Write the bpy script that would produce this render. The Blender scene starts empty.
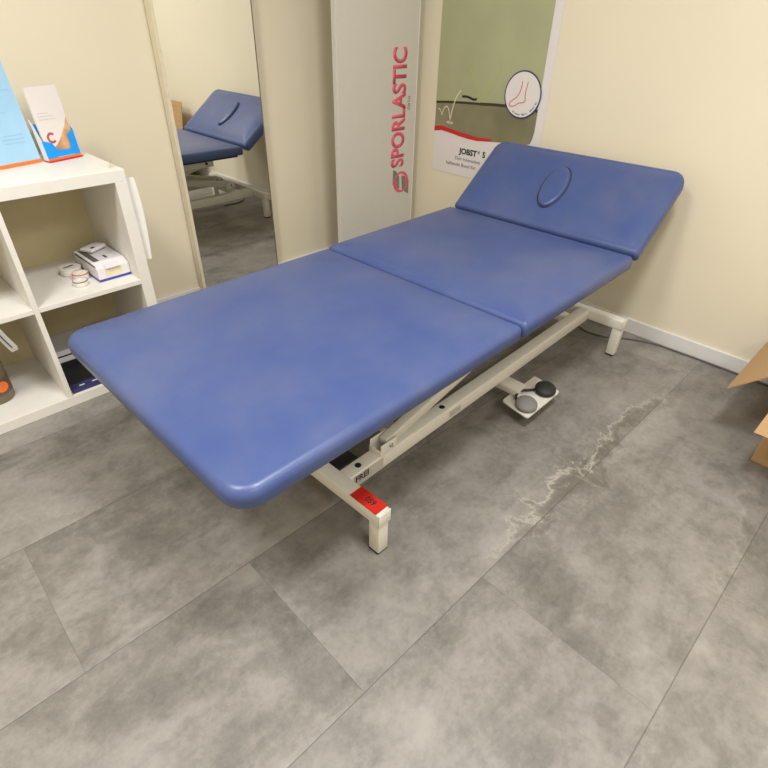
import bpy, bmesh, math, random
from mathutils import Vector, Matrix
random.seed(7)
sc = bpy.context.scene
COL = sc.collection
PI = math.pi

# ------------------------------------------------------------------ camera
F_PX, PITCH, YAW, ROLL, CAMH = 528.566, 0.6079, 0.7828, 0.0218, 1.1811
cp, sp, cy_, sy_ = math.cos(PITCH), math.sin(PITCH), math.cos(YAW), math.sin(YAW)
Fv = Vector((sy_*cp, cy_*cp, -sp)); Rv = Vector((cy_, -sy_, 0)); Uv = Rv.cross(Fv)
c, s = math.cos(ROLL), math.sin(ROLL)
R2 = c*Rv + s*Uv; U2 = -s*Rv + c*Uv
cam = bpy.data.objects.new('camera', bpy.data.cameras.new('camera')); COL.objects.link(cam)
M = Matrix.Identity(4)
for i in range(3):
    M[i][0], M[i][1], M[i][2] = R2[i], U2[i], -Fv[i]
M[2][3] = CAMH
cam.matrix_world = M
cam.data.sensor_width = 36; cam.data.sensor_fit = 'HORIZONTAL'
cam.data.lens = F_PX/768*36; cam.data.clip_start = 0.02
sc.camera = cam

# ------------------------------------------------------------------ world, lamps, exposure
w = bpy.data.worlds.new('world'); sc.world = w; w.use_nodes = True
w.node_tree.nodes['Background'].inputs[0].default_value = (0.9, 0.95, 1, 1)
w.node_tree.nodes['Background'].inputs[1].default_value = 0.3
def area(name, loc, size, power, color, rot=(0, 0, 0)):
    l = bpy.data.lights.new(name, 'AREA'); l.shape = 'RECTANGLE'; l.size, l.size_y = size
    l.energy = power; l.color = color
    o = bpy.data.objects.new(name, l); o.location = loc; o.rotation_euler = rot; COL.objects.link(o)
    return o
WARM = (0.99, 0.985, 1.0)
area('ceiling_lamp', (0.70, 0.15, 2.49), (0.5, 0.3), 23, WARM)
area('ceiling_lamp', (1.4, -1.2, 2.49), (0.9, 0.3), 9, WARM)
area('ceiling_lamp', (0.0, -1.5, 2.49), (0.6, 0.6), 14, WARM)
area('ceiling_lamp', (-0.5, 0.9, 2.49), (0.5, 0.5), 23, WARM)
sc.view_settings.view_transform = 'Standard'; sc.view_settings.look = 'None'
sc.view_settings.gamma = 1; sc.view_settings.use_curve_mapping = False
sc.view_settings.exposure = 0.80

# ------------------------------------------------------------------ materials
def lin(v):
    v /= 255
    return v/12.92 if v <= 0.04045 else ((v+0.055)/1.055)**2.4
def rgb(*c): return (lin(c[0]), lin(c[1]), lin(c[2]), 1)
class NT:
    def __init__(s, name):
        s.m = bpy.data.materials.new(name); s.m.use_nodes = True; s.t = s.m.node_tree
        s.b = s.t.nodes['Principled BSDF']
    def n(s, typ, **kw):
        nd = s.t.nodes.new(typ)
        for k, v in kw.items(): setattr(nd, k, v)
        return nd
    def l(s, a, b): s.t.links.new(a, b)
    def math(s, op, a, b=None, c=None, clamp=False):
        nd = s.n('ShaderNodeMath', operation=op); nd.use_clamp = clamp
        for i, v in enumerate((a, b, c)):
            if v is None: continue
            if isinstance(v, (int, float)): nd.inputs[i].default_value = v
            else: s.l(v, nd.inputs[i])
        return nd.outputs[0]
    def ramp(s, f, stops, interp='LINEAR'):
        r = s.n('ShaderNodeValToRGB'); r.color_ramp.interpolation = interp
        e = r.color_ramp.elements
        while len(e) < len(stops): e.new(0.5)
        for el, (p, c) in zip(e, stops): el.position = p; el.color = c
        s.l(f, r.inputs[0]); return r.outputs[0]
    def mix(s, f, a, b, mode='MIX'):
        m = s.n('ShaderNodeMix', data_type='RGBA', blend_type=mode)
        for sock, v in ((m.inputs[0], f), (m.inputs[6], a), (m.inputs[7], b)):
            if isinstance(v, (int, float, tuple)): sock.default_value = v
            else: s.l(v, sock)
        return m.outputs[2]
def simple(name, col, rough=0.5, metal=0.0, var=0.04, scale=30, bump=0.0, spec=0.5):
    k = NT(name); tc = k.n('ShaderNodeTexCoord'); no = k.n('ShaderNodeTexNoise')
    no.inputs['Scale'].default_value = scale; no.inputs['Detail'].default_value = 4
    k.l(tc.outputs['Object'], no.inputs['Vector'])
    d = tuple(max(0, x*(1-var)) for x in col[:3])+(1,); e = tuple(min(1, x*(1+var)) for x in col[:3])+(1,)
    k.l(k.ramp(no.outputs[0], [(0.3, d), (0.7, e)]), k.b.inputs['Base Color'])
    k.b.inputs['Roughness'].default_value = rough; k.b.inputs['Metallic'].default_value = metal
    k.b.inputs['Specular IOR Level'].default_value = spec
    if bump:
        b = k.n('ShaderNodeBump'); b.inputs['Strength'].default_value = bump; b.inputs['Distance'].default_value = 0.002
        k.l(no.outputs[0], b.inputs['Height']); k.l(b.outputs[0], k.b.inputs['Normal'])
    return k.m

def floor_mat():
    k = NT('vinyl_stone_tiles'); geo = k.n('ShaderNodeNewGeometry'); sep = k.n('ShaderNodeSeparateXYZ')
    k.l(geo.outputs['Position'], sep.inputs[0]); X, Y = sep.outputs[0], sep.outputs[1]
    ry = k.math('DIVIDE', k.math('ADD', Y, 0.0405), 0.4482)
    row = k.math('FLOOR', ry); fy = k.math('FRACT', ry)
    rx = k.math('DIVIDE', k.math('ADD', k.math('ADD', X, 0.043), k.math('MULTIPLY', k.math('SUBTRACT', row, 2.0), 0.41)), 1.79)
    colm = k.math('FLOOR', rx); fx = k.math('FRACT', rx)
    dy = k.math('MULTIPLY', k.math('MINIMUM', fy, k.math('SUBTRACT', 1.0, fy)), 0.4482)
    dx = k.math('MULTIPLY', k.math('MINIMUM', fx, k.math('SUBTRACT', 1.0, fx)), 1.79)
    dist = k.math('MINIMUM', dx, dy)
    # per-tile offset
    cid = k.n('ShaderNodeCombineXYZ'); k.l(row, cid.inputs[0]); k.l(colm, cid.inputs[1]); cid.inputs[2].default_value = 3.3
    wn = k.n('ShaderNodeTexWhiteNoise', noise_dimensions='3D'); k.l(cid.outputs[0], wn.inputs['Vector'])
    off = k.n('ShaderNodeVectorMath', operation='SCALE'); k.l(wn.outputs['Color'], off.inputs[0]); off.inputs['Scale'].default_value = 9.0
    pos = k.n('ShaderNodeVectorMath', operation='ADD'); k.l(geo.outputs['Position'], pos.inputs[0]); k.l(off.outputs[0], pos.inputs[1])
    def noise(scale, det, rough, dist_=0.0, vec=pos.outputs[0]):
        n = k.n('ShaderNodeTexNoise'); n.inputs['Scale'].default_value = scale; n.inputs['Detail'].default_value = det
        n.inputs['Roughness'].default_value = rough; n.inputs['Distortion'].default_value = dist_; k.l(vec, n.inputs['Vector']); return n.outputs[0]
    big = noise(2.3, 6, 0.6, 0.6); mid = noise(9, 8, 0.65, 0.4); fine = noise(60, 5, 0.7)
    str_ = k.n('ShaderNodeMapping'); k.l(pos.outputs[0], str_.inputs['Vector']); str_.inputs['Scale'].default_value = (2.0, 7.0, 2.0)
    streak = noise(1.6, 7, 0.62, 1.4, str_.outputs[0])
    v = k.math('ADD', k.math('MULTIPLY', big, 0.40), k.math('MULTIPLY', mid, 0.30))
    v = k.math('ADD', v, k.math('MULTIPLY', streak, 0.16)); v = k.math('ADD', v, k.math('MULTIPLY', fine, 0.17))
    base = k.ramp(v, [(0.38, rgb(96, 92, 86)), (0.46, rgb(118, 114, 106)), (0.53, rgb(138, 133, 126)), (0.63, rgb(156, 151, 143))])
    tint = k.math('MULTIPLY', k.math('SUBTRACT', wn.outputs['Value'], 0.5), 0.14)
    bright = k.n('ShaderNodeHueSaturation'); k.l(base, bright.inputs['Color']); k.l(k.math('ADD', 0.97, tint), bright.inputs['Value'])
    # crusty stone veins that wander along the long seams: dark rim with a pale ragged line
    G = geo.outputs['Position']
    wig = noise(4.2, 8, 0.66, 0.5, G); wig2 = noise(7.5, 7, 0.6, 0.8, G); patch = noise(1.15, 2, 0.5, 0.0, G)
    sd = k.math('MULTIPLY', k.math('SUBTRACT', k.math('FRACT', k.math('ADD', ry, 0.5)), 0.5), 0.4482)   # signed distance to long seam
    pm0 = k.math('MULTIPLY', k.math('SUBTRACT', patch, 0.50), 8.0, clamp=True)
    ex = k.math('SUBTRACT', 1.0, k.math('POWER', k.math('DIVIDE', k.math('SUBTRACT', X, 1.42), 0.62), 4.0), clamp=True)   # the most marked tile edge
    ey = k.math('SUBTRACT', 1.0, k.math('DIVIDE', k.math('ABSOLUTE', k.math('SUBTRACT', Y, 0.42)), 0.20), clamp=True)
    pm = k.math('MAXIMUM', k.math('MULTIPLY', pm0, 0.35), k.math('MULTIPLY', ex, k.math('MULTIPLY', ey, 1.6, clamp=True)))
    q = k.math('ADD', sd, k.math('MULTIPLY', k.math('SUBTRACT', wig, 0.5), 0.42))
    dark = k.math('MULTIPLY', k.math('SUBTRACT', 1.0, k.math('DIVIDE', k.math('ABSOLUTE', k.math('SUBTRACT', q, 0.004)), 0.036), clamp=True), pm)
    pale = k.math('MULTIPLY', k.math('SUBTRACT', 1.0, k.math('DIVIDE', k.math('ABSOLUTE', k.math('SUBTRACT', q, 0.040)), 0.009), clamp=True), pm)
    q2 = k.math('ABSOLUTE', k.math('SUBTRACT', wig2, 0.5))
    pale2 = k.math('MULTIPLY', k.math('SUBTRACT', 1.0, k.math('DIVIDE', q2, 0.014), clamp=True), k.math('MULTIPLY', k.math('SUBTRACT', 1.0, k.math('DIVIDE', k.math('ABSOLUTE', sd), 0.10), clamp=True), pm))
    c1 = k.mix(k.math('MULTIPLY', dark, 0.7), bright.outputs[0], rgb(92, 86, 76))
    c2 = k.mix(k.math('MULTIPLY', pale, 0.6), c1, rgb(186, 179, 164))
    c2 = k.mix(k.math('MULTIPLY', pale2, 0.4), c2, rgb(184, 177, 162))
    sx_ = k.math('MULTIPLY', k.math('SUBTRACT', 1.0, k.math('DIVIDE', dx, 0.0018), clamp=True), 0.5)
    sy2 = k.math('SUBTRACT', 1.0, k.math('DIVIDE', dy, 0.0022), clamp=True)
    seam = k.math('MAXIMUM', sx_, sy2)
    c3 = k.mix(k.math('MULTIPLY', seam, 0.6), c2, rgb(66, 60, 52))
    k.l(c3, k.b.inputs['Base Color'])
    r = k.math('ADD', 0.36, k.math('MULTIPLY', mid, 0.22)); k.l(r, k.b.inputs['Roughness'])
    b = k.n('ShaderNodeBump'); b.inputs['Strength'].default_value = 0.25; b.inputs['Distance'].default_value = 0.002
    h = k.math('SUBTRACT', k.math('ADD', k.math('MULTIPLY', mid, 0.7), k.math('MULTIPLY', fine, 0.3)), k.math('MULTIPLY', seam, 1.2))
    k.l(h, b.inputs['Height']); k.l(b.outputs[0], k.b.inputs['Normal'])
    return k.m
def leather_mat():
    k = NT('blue_leatherette'); tc = k.n('ShaderNodeTexCoord')
    def noise(scale, det, rough=0.5):
        n = k.n('ShaderNodeTexNoise'); n.inputs['Scale'].default_value = scale; n.inputs['Detail'].default_value = det
        n.inputs['Roughness'].default_value = rough; k.l(tc.outputs['Object'], n.inputs['Vector']); return n.outputs[0]
    a = noise(4.5, 4, 0.6)
    col = k.ramp(a, [(0.32, rgb(60, 78, 130)), (0.5, rgb(68, 84, 131)), (0.68, rgb(78, 90, 131))])  # purple-grey mottling: reflections of wall and ceiling put into the colour
    k.l(col, k.b.inputs['Base Color'])
    k.l(k.math('ADD', 0.29, k.math('MULTIPLY', noise(7, 3), 0.14)), k.b.inputs['Roughness'])
    vo = k.n('ShaderNodeTexVoronoi'); vo.inputs['Scale'].default_value = 420; k.l(tc.outputs['Object'], vo.inputs['Vector'])
    h = k.math('ADD', k.math('MULTIPLY', vo.outputs['Distance'], 0.25), k.math('MULTIPLY', noise(14, 4), 0.9))
    b = k.n('ShaderNodeBump'); b.inputs['Strength'].default_value = 0.12; b.inputs['Distance'].default_value = 0.004
    k.l(h, b.inputs['Height']); k.l(b.outputs[0], k.b.inputs['Normal'])
    return k.m
def wall_mat():
    k = NT('cream_wall_paint'); tc = k.n('ShaderNodeTexCoord')
    n = k.n('ShaderNodeTexNoise'); n.inputs['Scale'].default_value = 140; n.inputs['Detail'].default_value = 3
    k.l(tc.outputs['Object'], n.inputs['Vector'])
    n2 = k.n('ShaderNodeTexNoise'); n2.inputs['Scale'].default_value = 1.5; k.l(tc.outputs['Object'], n2.inputs['Vector'])
    k.l(k.ramp(n2.outputs[0], [(0.3, rgb(226, 216, 190)), (0.7, rgb(231, 221, 196))]), k.b.inputs['Base Color'])
    k.b.inputs['Roughness'].default_value = 0.6; k.b.inputs['Specular IOR Level'].default_value = 0.3
    b = k.n('ShaderNodeBump'); b.inputs['Strength'].default_value = 0.12; b.inputs['Distance'].default_value = 0.001
    k.l(n.outputs[0], b.inputs['Height']); k.l(b.outputs[0], k.b.inputs['Normal'])
    return k.m
def card_mat():
    k = NT('corrugated_cardboard'); tc = k.n('ShaderNodeTexCoord')
    wv = k.n('ShaderNodeTexWave'); wv.inputs['Scale'].default_value = 60; wv.inputs['Distortion'].default_value = 1.5
    k.l(tc.outputs['Object'], wv.inputs['Vector'])
    k.l(k.ramp(wv.outputs[0], [(0.0, rgb(178, 144, 100)), (1.0, rgb(184, 150, 106))]), k.b.inputs['Base Color'])
    k.b.inputs['Roughness'].default_value = 0.8; return k.m
FLOOR, LEATHER, WALL, CARD = floor_mat(), leather_mat(), wall_mat(), card_mat()
WHITE = simple('white_laminate', rgb(232, 228, 218), 0.4, var=0.02)
TRIM = simple('white_trim_paint', rgb(222, 220, 216), 0.35, var=0.02)
CEIL = simple('ceiling_white', rgb(235, 232, 222), 0.9, var=0.01)
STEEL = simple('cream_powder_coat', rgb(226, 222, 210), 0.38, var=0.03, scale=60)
SHADE_STEEL = simple('shaded_powder_coat', rgb(212, 207, 194), 0.5, var=0.03)  # darker copy of the cream coat, shade under the pads painted in
BLACK = simple('black_plastic', rgb(30, 29, 27), 0.5)
BOARD = simple('dark_backing_board', rgb(48, 46, 48), 0.8)
GREYP = simple('grey_rubber', rgb(122, 120, 116), 0.65)
PEDBLK = simple('black_rubber', rgb(34, 33, 30), 0.6)
CHROME = simple('chrome', rgb(200, 200, 200), 0.2, metal=1.0)
MIRR = simple('mirror_glass', (0.86, 0.88, 0.86, 1), 0.0, metal=1.0, var=0.0)
FRAME = simple('pale_beige_frame', rgb(222, 212, 186), 0.5)
RED = simple('red_sticker', rgb(205, 36, 22), 0.5)
INK = simple('black_ink', rgb(28, 24, 26), 0.6)
INKG = simple('grey_ink', rgb(96, 92, 92), 0.6)
LABELW = simple('pale_grey_label', rgb(186, 181, 174), 0.3)
LABELS = simple('silver_label', rgb(188, 183, 173), 0.3)
BANNER = simple('light_grey_display_board', rgb(206, 202, 190), 0.5, var=0.01)
PINK = simple('pink_red_print', rgb(222, 92, 116), 0.5)
LOGOG = simple('grey_green_print', rgb(122, 124, 108), 0.5)
PAPER = simple('white_poster_paper', rgb(226, 220, 216), 0.4, var=0.01)
POSTRED = simple('red_print', rgb(200, 36, 38), 0.4)
NAVY = simple('navy_print', rgb(52, 54, 100), 0.5)
SKYB = simple('sky_blue_print', rgb(8, 150, 240), 0.35)
PALEB = simple('pale_blue_print', rgb(160, 202, 232), 0.4, var=0.05, scale=8)
ORANGE = simple('orange_print', rgb(240, 120, 45), 0.4)
SKIN = simple('printed_skin_tone', rgb(214, 166, 122), 0.4, var=0.35, scale=25)
CARTW = simple('white_carton', rgb(226, 222, 222), 0.5, var=0.02)
BLUEC = simple('blue_carton_print', rgb(62, 66, 160), 0.45)
INSIDE = simple('cream_gauze', rgb(225, 214, 180), 0.8)
TAPEW = simple('white_tape', rgb(232, 226, 214), 0.6)
TAPER = simple('red_tape_rim', rgb(190, 40, 52), 0.5)
CABLE = simple('grey_cable', rgb(92, 90, 86), 0.5)
BOTTLE = simple('smoky_bottle_plastic', rgb(120, 108, 88), 0.25)
CLEARW = simple('milky_plastic', rgb(236, 234, 226), 0.35)
def poster_picture_mat():
    k = NT('olive_poster_picture'); tc = k.n('ShaderNodeTexCoord')
    n = k.n('ShaderNodeTexNoise'); n.inputs['Scale'].default_value = 2.2; n.inputs['Detail'].default_value = 3
    k.l(tc.outputs['Object'], n.inputs['Vector'])
    k.l(k.ramp(n.outputs[0], [(0.35, rgb(112, 108, 80)), (0.65, rgb(150, 144, 112))]), k.b.inputs['Base Color'])
    k.b.inputs['Roughness'].default_value = 0.35; return k.m
OLIVE = poster_picture_mat()
PALEG = simple('pale_green_poster_print', rgb(170, 172, 134), 0.4, var=0.08, scale=4)

# ------------------------------------------------------------------ helpers
def link(name, bm, mat, parent=None, smooth=False, loc=None):
    me = bpy.data.meshes.new(name); bmesh.ops.recalc_face_normals(bm, faces=bm.faces)
    bm.to_mesh(me); bm.free()
    if smooth:
        for p in me.polygons: p.use_smooth = True
        if hasattr(me, 'set_sharp_from_angle'): me.set_sharp_from_angle(angle=math.radians(50))
    me.materials.append(mat)
    o = bpy.data.objects.new(name, me); COL.objects.link(o)
    if loc: o.location = loc
    if parent: o.parent = parent
    return o
def thing(name, label, cat, loc, rotz=0, group=None):
    o = bpy.data.objects.new(name, None); o.empty_display_size = 0.05; COL.objects.link(o)
    o.location = loc; o.rotation_euler = (0, 0, rotz); o['label'] = label; o['category'] = cat
    if group: o['group'] = group
    return o
def tag(o, label, cat, group=None):
    o['label'] = label; o['category'] = cat
    if group: o['group'] = group
    return o
def struct(name, bm, mat):
    o = link(name, bm, mat); o['kind'] = 'structure'; return o
def box(bm, x0, x1, y0, y1, z0, z1, bev=0.0, mtx=None, seg=2):
    r = bmesh.ops.create_cube(bm, size=1); vs = r['verts']
    for v in vs:
        v.co = Vector((x0+(v.co.x+.5)*(x1-x0), y0+(v.co.y+.5)*(y1-y0), z0+(v.co.z+.5)*(z1-z0)))
    if bev:
        es = list({e for v in vs for e in v.link_edges})
        g = bmesh.ops.bevel(bm, geom=es, offset=bev, segments=seg, affect='EDGES', profile=0.5)
        vs = list({v for f in g['faces'] for v in f.verts} | {v for v in vs if v.is_valid})
    if mtx:
        for v in vs: v.co = mtx @ v.co
    return bm
def B(*a, **k): return box(bmesh.new(), *a, **k)
def beam(bm, p, q, wy, wz, bev=0.004, up=Vector((0, 0, 1))):
    """rectangular bar from p to q; wy across, wz along up"""
    p, q = Vector(p), Vector(q); d = q-p; L = d.length; x = d.normalized()
    y = up.cross(x).normalized(); z = x.cross(y)
    m = Matrix(((x.x, y.x, z.x, p.x), (x.y, y.y, z.y, p.y), (x.z, y.z, z.z, p.z), (0, 0, 0, 1)))
    return box(bm, 0, L, -wy/2, wy/2, -wz/2, wz/2, bev, m)
def cyl(bm, p, q, r, r2=None, seg=24, bev=0.0):
    p, q = Vector(p), Vector(q); d = q-p; r2 = r if r2 is None else r2
    g = bmesh.ops.create_cone(bm, cap_ends=True, segments=seg, radius1=r, radius2=r2, depth=d.length)
    m = Matrix.Translation((p+q)/2) @ d.to_track_quat('Z', 'Y').to_matrix().to_4x4()
    for v in g['verts']: v.co = m @ v.co
    return bm
def lathe(bm, prof, seg=32, centre=(0, 0, 0)):
    cx, cy, cz = centre; rings = []
    for r, z in prof:
        rings.append([bm.verts.new((cx+r*math.cos(2*PI*i/seg), cy+r*math.sin(2*PI*i/seg), cz+z)) for i in range(seg)] if r > 1e-6 else [bm.verts.new((cx, cy, cz+z))])
    for a, b in zip(rings, rings[1:]):
        for i in range(seg):
            j = (i+1) % seg
            if len(a) == 1 and len(b) == 1: continue
            if len(a) == 1: bm.faces.new((a[0], b[i], b[j]))
            elif len(b) == 1: bm.faces.new((a[i], a[j], b[0]))
            else: bm.faces.new((a[i], a[j], b[j], b[i]))
    return bm
def tube(bm, pts, r, seg=8):
    pts = [Vector(p) for p in pts]; rings = []
    for i, p in enumerate(pts):
        d = (pts[min(i+1, len(pts)-1)]-pts[max(i-1, 0)]).normalized()
        a = d.cross(Vector((0.13, 0.2, 1))).normalized(); b = d.cross(a)
        rings.append([bm.verts.new(p+r*(math.cos(2*PI*k/seg)*a+math.sin(2*PI*k/seg)*b)) for k in range(seg)])
    for A, Bq in zip(rings, rings[1:]):
        for k in range(seg): bm.faces.new((A[k], A[(k+1) % seg], Bq[(k+1) % seg], Bq[k]))
    bm.faces.new(rings[0]); bm.faces.new(rings[-1]); return bm
def smooth_pts(P, n=6):
    P = [Vector(p) for p in P]; out = []
    for i in range(len(P)-1):
        a, b, c, d = P[max(i-1, 0)], P[i], P[i+1], P[min(i+2, len(P)-1)]
        for k in range(n):
            t = k/n
            out.append(0.5*((2*b)+(c-a)*t+(2*a-5*b+4*c-d)*t*t+(3*b-a-3*c+d)*t**3))
    out.append(P[-1]); return out
def plate(bm, pts, o, x, y, th):
    """flat polygon (2-D pts) on the plane o,x,y with thickness th along x cross y"""
    o, x, y = Vector(o), Vector(x), Vector(y); n = x.cross(y).normalized()
    lo = [bm.verts.new(o+x*u+y*v) for u, v in pts]; hi = [bm.verts.new(o+x*u+y*v+n*th) for u, v in pts]
    f1 = bm.faces.new(lo[::-1]); f2 = bm.faces.new(hi); m = len(pts)
    for i in range(m): bm.faces.new((lo[i], lo[(i+1) % m], hi[(i+1) % m], hi[i]))
    if m > 4: bmesh.ops.triangulate(bm, faces=[f1, f2])
    return bm
def strip_pts(P, wd):
    """closed outline of a 2-D stroke of width wd along P"""
    L, R = [], []
    for i, p in enumerate(P):
        a = P[max(i-1, 0)]; b = P[min(i+1, len(P)-1)]
        dx, dy = b[0]-a[0], b[1]-a[1]; l = math.hypot(dx, dy) or 1
        nx, ny = -dy/l*wd/2, dx/l*wd/2
        L.append((p[0]+nx, p[1]+ny)); R.append((p[0]-nx, p[1]-ny))
    return R+L[::-1]
def stroke(bm, P, wd, o, x, y, th):
    o, x, y = Vector(o), Vector(x), Vector(y); n = x.cross(y).normalized()
    out = strip_pts(P, wd); m = len(P); R = out[:m]; L = out[m:][::-1]
    v = [[bm.verts.new(o+x*q[0]+y*q[1]+n*h) for q in S] for S in (R, L) for h in (0, th)]
    Rl, Rh, Ll, Lh = v
    for i in range(m-1):
        bm.faces.new((Rh[i], Rh[i+1], Lh[i+1], Lh[i])); bm.faces.new((Rl[i], Ll[i], Ll[i+1], Rl[i+1]))
        bm.faces.new((Rl[i], Rl[i+1], Rh[i+1], Rh[i])); bm.faces.new((Ll[i], Lh[i], Lh[i+1], Ll[i+1]))
    bm.faces.new((Rl[0], Rh[0], Lh[0], Ll[0])); bm.faces.new((Rl[-1], Ll[-1], Lh[-1], Rh[-1]))
    return bm
def text_bm(string, o, x, y, width=None, height=0.02, bold=0.0, th=0.0006, spacing=1.0, bm=None):
    """lettering: baseline starts at o, runs along x, letters stand along y; cap height = height"""
    cu = bpy.data.curves.new('t', 'FONT'); cu.body = string; cu.size = 1; cu.offset = bold; cu.space_character = spacing
    cu.resolution_u = 4
    ob = bpy.data.objects.new('t', cu); COL.objects.link(ob)
    bpy.context.view_layer.update()
    me = bpy.data.meshes.new_from_object(ob.evaluated_get(bpy.context.evaluated_depsgraph_get()))
    bpy.data.objects.remove(ob); bpy.data.curves.remove(cu)
    t = bmesh.new(); t.from_mesh(me); bpy.data.meshes.remove(me)
    xs = [v.co.x for v in t.verts]; x0, x1 = min(xs), max(xs)
    sy = height/0.69; sx = (width/(x1-x0)) if width else sy
    o, x, y = Vector(o), Vector(x).normalized(), Vector(y).normalized(); n = x.cross(y)
    r = bmesh.ops.extrude_face_region(t, geom=t.faces[:])
    for e in r['geom']:
        if isinstance(e, bmesh.types.BMVert): e.co.z += 1
    for v in t.verts: v.co = o+x*((v.co.x-x0)*sx)+y*(v.co.y*sy)+n*(v.co.z*th)
    if bm:
        tmp = bpy.data.meshes.new('x'); t.to_mesh(tmp); t.free(); bm.from_mesh(tmp); bpy.data.meshes.remove(tmp); return bm
    return t

# ------------------------------------------------------------------ the room
XB, YA, XL, YF, ZC = 2.3283, 2.362, -1.7, -2.6, 2.55
T = 0.1
struct('floor', B(XL-T, XB+T, YF-T, YA+T, -T, 0), FLOOR)
struct('ceiling', B(XL-T, XB+T, YF-T, YA+T, ZC, ZC+T), CEIL)
struct('wall_back', B(XL-T, XB+T, YA, YA+T, 0, ZC), WALL)
struct('wall_right', B(XB, XB+T, YF, YA, 0, ZC), WALL)
struct('wall_left', B(XL-T, XL, YF, YA, 0, ZC), WALL)
struct('wall_front', B(XL-T, XB+T, YF-T, YF, 0, ZC), WALL)
struct('baseboard_right', B(XB-0.012, XB, YF, YA, 0, 0.067, 0.003), TRIM)
struct('baseboard_back', B(XL, XB-0.012, YA-0.012, YA, 0, 0.067, 0.003), TRIM)

# ------------------------------------------------------------------ treatment table
TY = 0.0325
tab = thing('treatment_table', 'blue padded three-section treatment table on a cream steel lifting frame', 'treatment table', (0.6245, 0.6336, 0), TY)
# local frame: x = a (foot end -> head end), y = b (near -> far), z up
PA, PB = -0.3625, -0.0014                 # near foot-end corner of the pads in this frame
PW, ZT, TH = 0.818, 0.5055, 0.062
L1, L2 = 0.920, 0.7250
def rrect(hx, hy, radii, n=8):
    pts = []
    for (sx, sy, r, a0) in ((1, 1, radii[0], 0), (-1, 1, radii[1], 90), (-1, -1, radii[2], 180), (1, -1, radii[3], 270)):
        for k in range(n+1):
            a = math.radians(a0+90*k/n)
            pts.append((sx*(hx-r)+r*math.cos(a), sy*(hy-r)+r*math.sin(a)))
    return pts
def pad_bm(lx, ly, th, radii, edge=0.024, dome=0.012, mtx=None, side_r=None):
    """upholstered pad: x 0..lx, y 0..ly, top at z=0; rounded corners and edges, gently domed top"""
    bm = bmesh.new(); rings = []
    prof = [(0.006, -th), (0.0015, -th+0.006)]
    for k in range(0, 9):
        a = k/8*PI/2; prof.append((edge*(1-math.cos(a)), -dome-edge+edge*math.sin(a)))
    kk = min(1.0, (min(lx, ly)*0.38-edge)/0.19)
    for d, z in ((edge+0.008, -dome*0.86), (edge+0.018, -dome*0.70), (edge+0.032, -dome*0.52), (edge+0.050, -dome*0.34), (edge+0.075, -dome*0.18), (edge+0.11, -dome*0.07), (edge+0.16, -dome*0.01), (edge+0.19, 0)): prof.append((edge+(d-edge)*kk, z))
    for d, z in prof:
        rr = [min(max(r-d, 0.0008, 0.45*(d-edge)), min(lx, ly)/2-d-0.002) for r in radii]
        rings.append([bm.verts.new((lx/2+x, ly/2+y, z)) for x, y in rrect(lx/2-d, ly/2-d, rr)])
    m = len(rings[0])
    for a, b in zip(rings, rings[1:]):
        for i in range(m): bm.faces.new((a[i], a[(i+1) % m], b[(i+1) % m], b[i]))
    bm.faces.new(rings[0][::-1]); bm.faces.new(rings[-1])
    if mtx:
        for v in bm.verts: v.co = mtx @ v.co
    return bm
def tr(x, y, z): return Matrix.Translation((x, y, z))
# radii order: (+x+y, -x+y, -x-y, +x-y)
foot = link('foot_section', pad_bm(L1-0.004, PW+0.006, TH, (0.014, 0.060, 0.060, 0.014), mtx=tr(PA, PB-0.004, ZT) @ Matrix.Rotation(-0.004, 4, 'Z')), LEATHER, tab, True)
link('backing_board', B(PA+0.06, PA+L1-0.02, PB+0.045, PB+PW-0.045, ZT-TH-0.010, ZT-TH+0.002), BOARD, foot)
mid = link('seat_section', pad_bm(L2-0.002, PW+0.018, TH, (0.018, 0.014, 0.014, 0.018), mtx=tr(PA+L1+0.001, PB-0.013, ZT+0.005)), LEATHER, tab, True)
link('backing_board', B(PA+L1+0.02, PA+L1+L2-0.03, PB+0.03, PB+PW-0.03, ZT-TH-0.010, ZT-TH+0.002), BOARD, mid)
HA, HL = 0.655, 0.390
hm = tr(PA+L1+L2, PB-0.013, ZT+0.004) @ Matrix.Rotation(-HA, 4, 'Y')
head = link('head_section', pad_bm(HL, PW+0.014, TH, (0.055, 0.016, 0.016, 0.055), mtx=hm), LEATHER, tab, True)
link('backing_board', B(0.02, HL-0.02, 0.02, PW-0.02, -TH-0.010, -TH+0.002, mtx=hm), BOARD, head)
# face-hole plug
bm = bmesh.new()
prof = [(0.90, -0.012), (1.0, -0.006), (1.02, 0.002), (1.0, 0.008), (0.93, 0.012), (0.8, 0.0135), (0.4, 0.0145), (0, 0.0148)]
rings = []
PLM = hm @ tr(0.190, 0.436, -0.001) @ Matrix.Rotation(math.radians(4), 4, 'Z')
for r, z in prof:
    rings.append([bm.verts.new(PLM @ Vector((0.098*r*math.cos(t*PI/20), 0.05*r*math.sin(t*PI/20), z))) for t in range(40)] if r else [bm.verts.new(PLM @ Vector((0, 0, z)))])
for a, b in zip(rings, rings[1:]):
    for i in range(40):
        if len(b) == 1: bm.faces.new((a[i], a[(i+1) % 40], b[0]))
        else: bm.faces.new((a[i], a[(i+1) % 40], b[(i+1) % 40], b[i]))
plug = link('face_hole_plug', bm, LEATHER, head, True)
bm = bmesh.new()   # stitched rim around the plug
tube(bm, [PLM @ Vector((0.1035*math.cos(t*PI/24), 0.0545*math.sin(t*PI/24), 0.0005)) for t in range(49)], 0.0022, 6)
link('seam_piping', bm, BOARD, plug, True)
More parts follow.
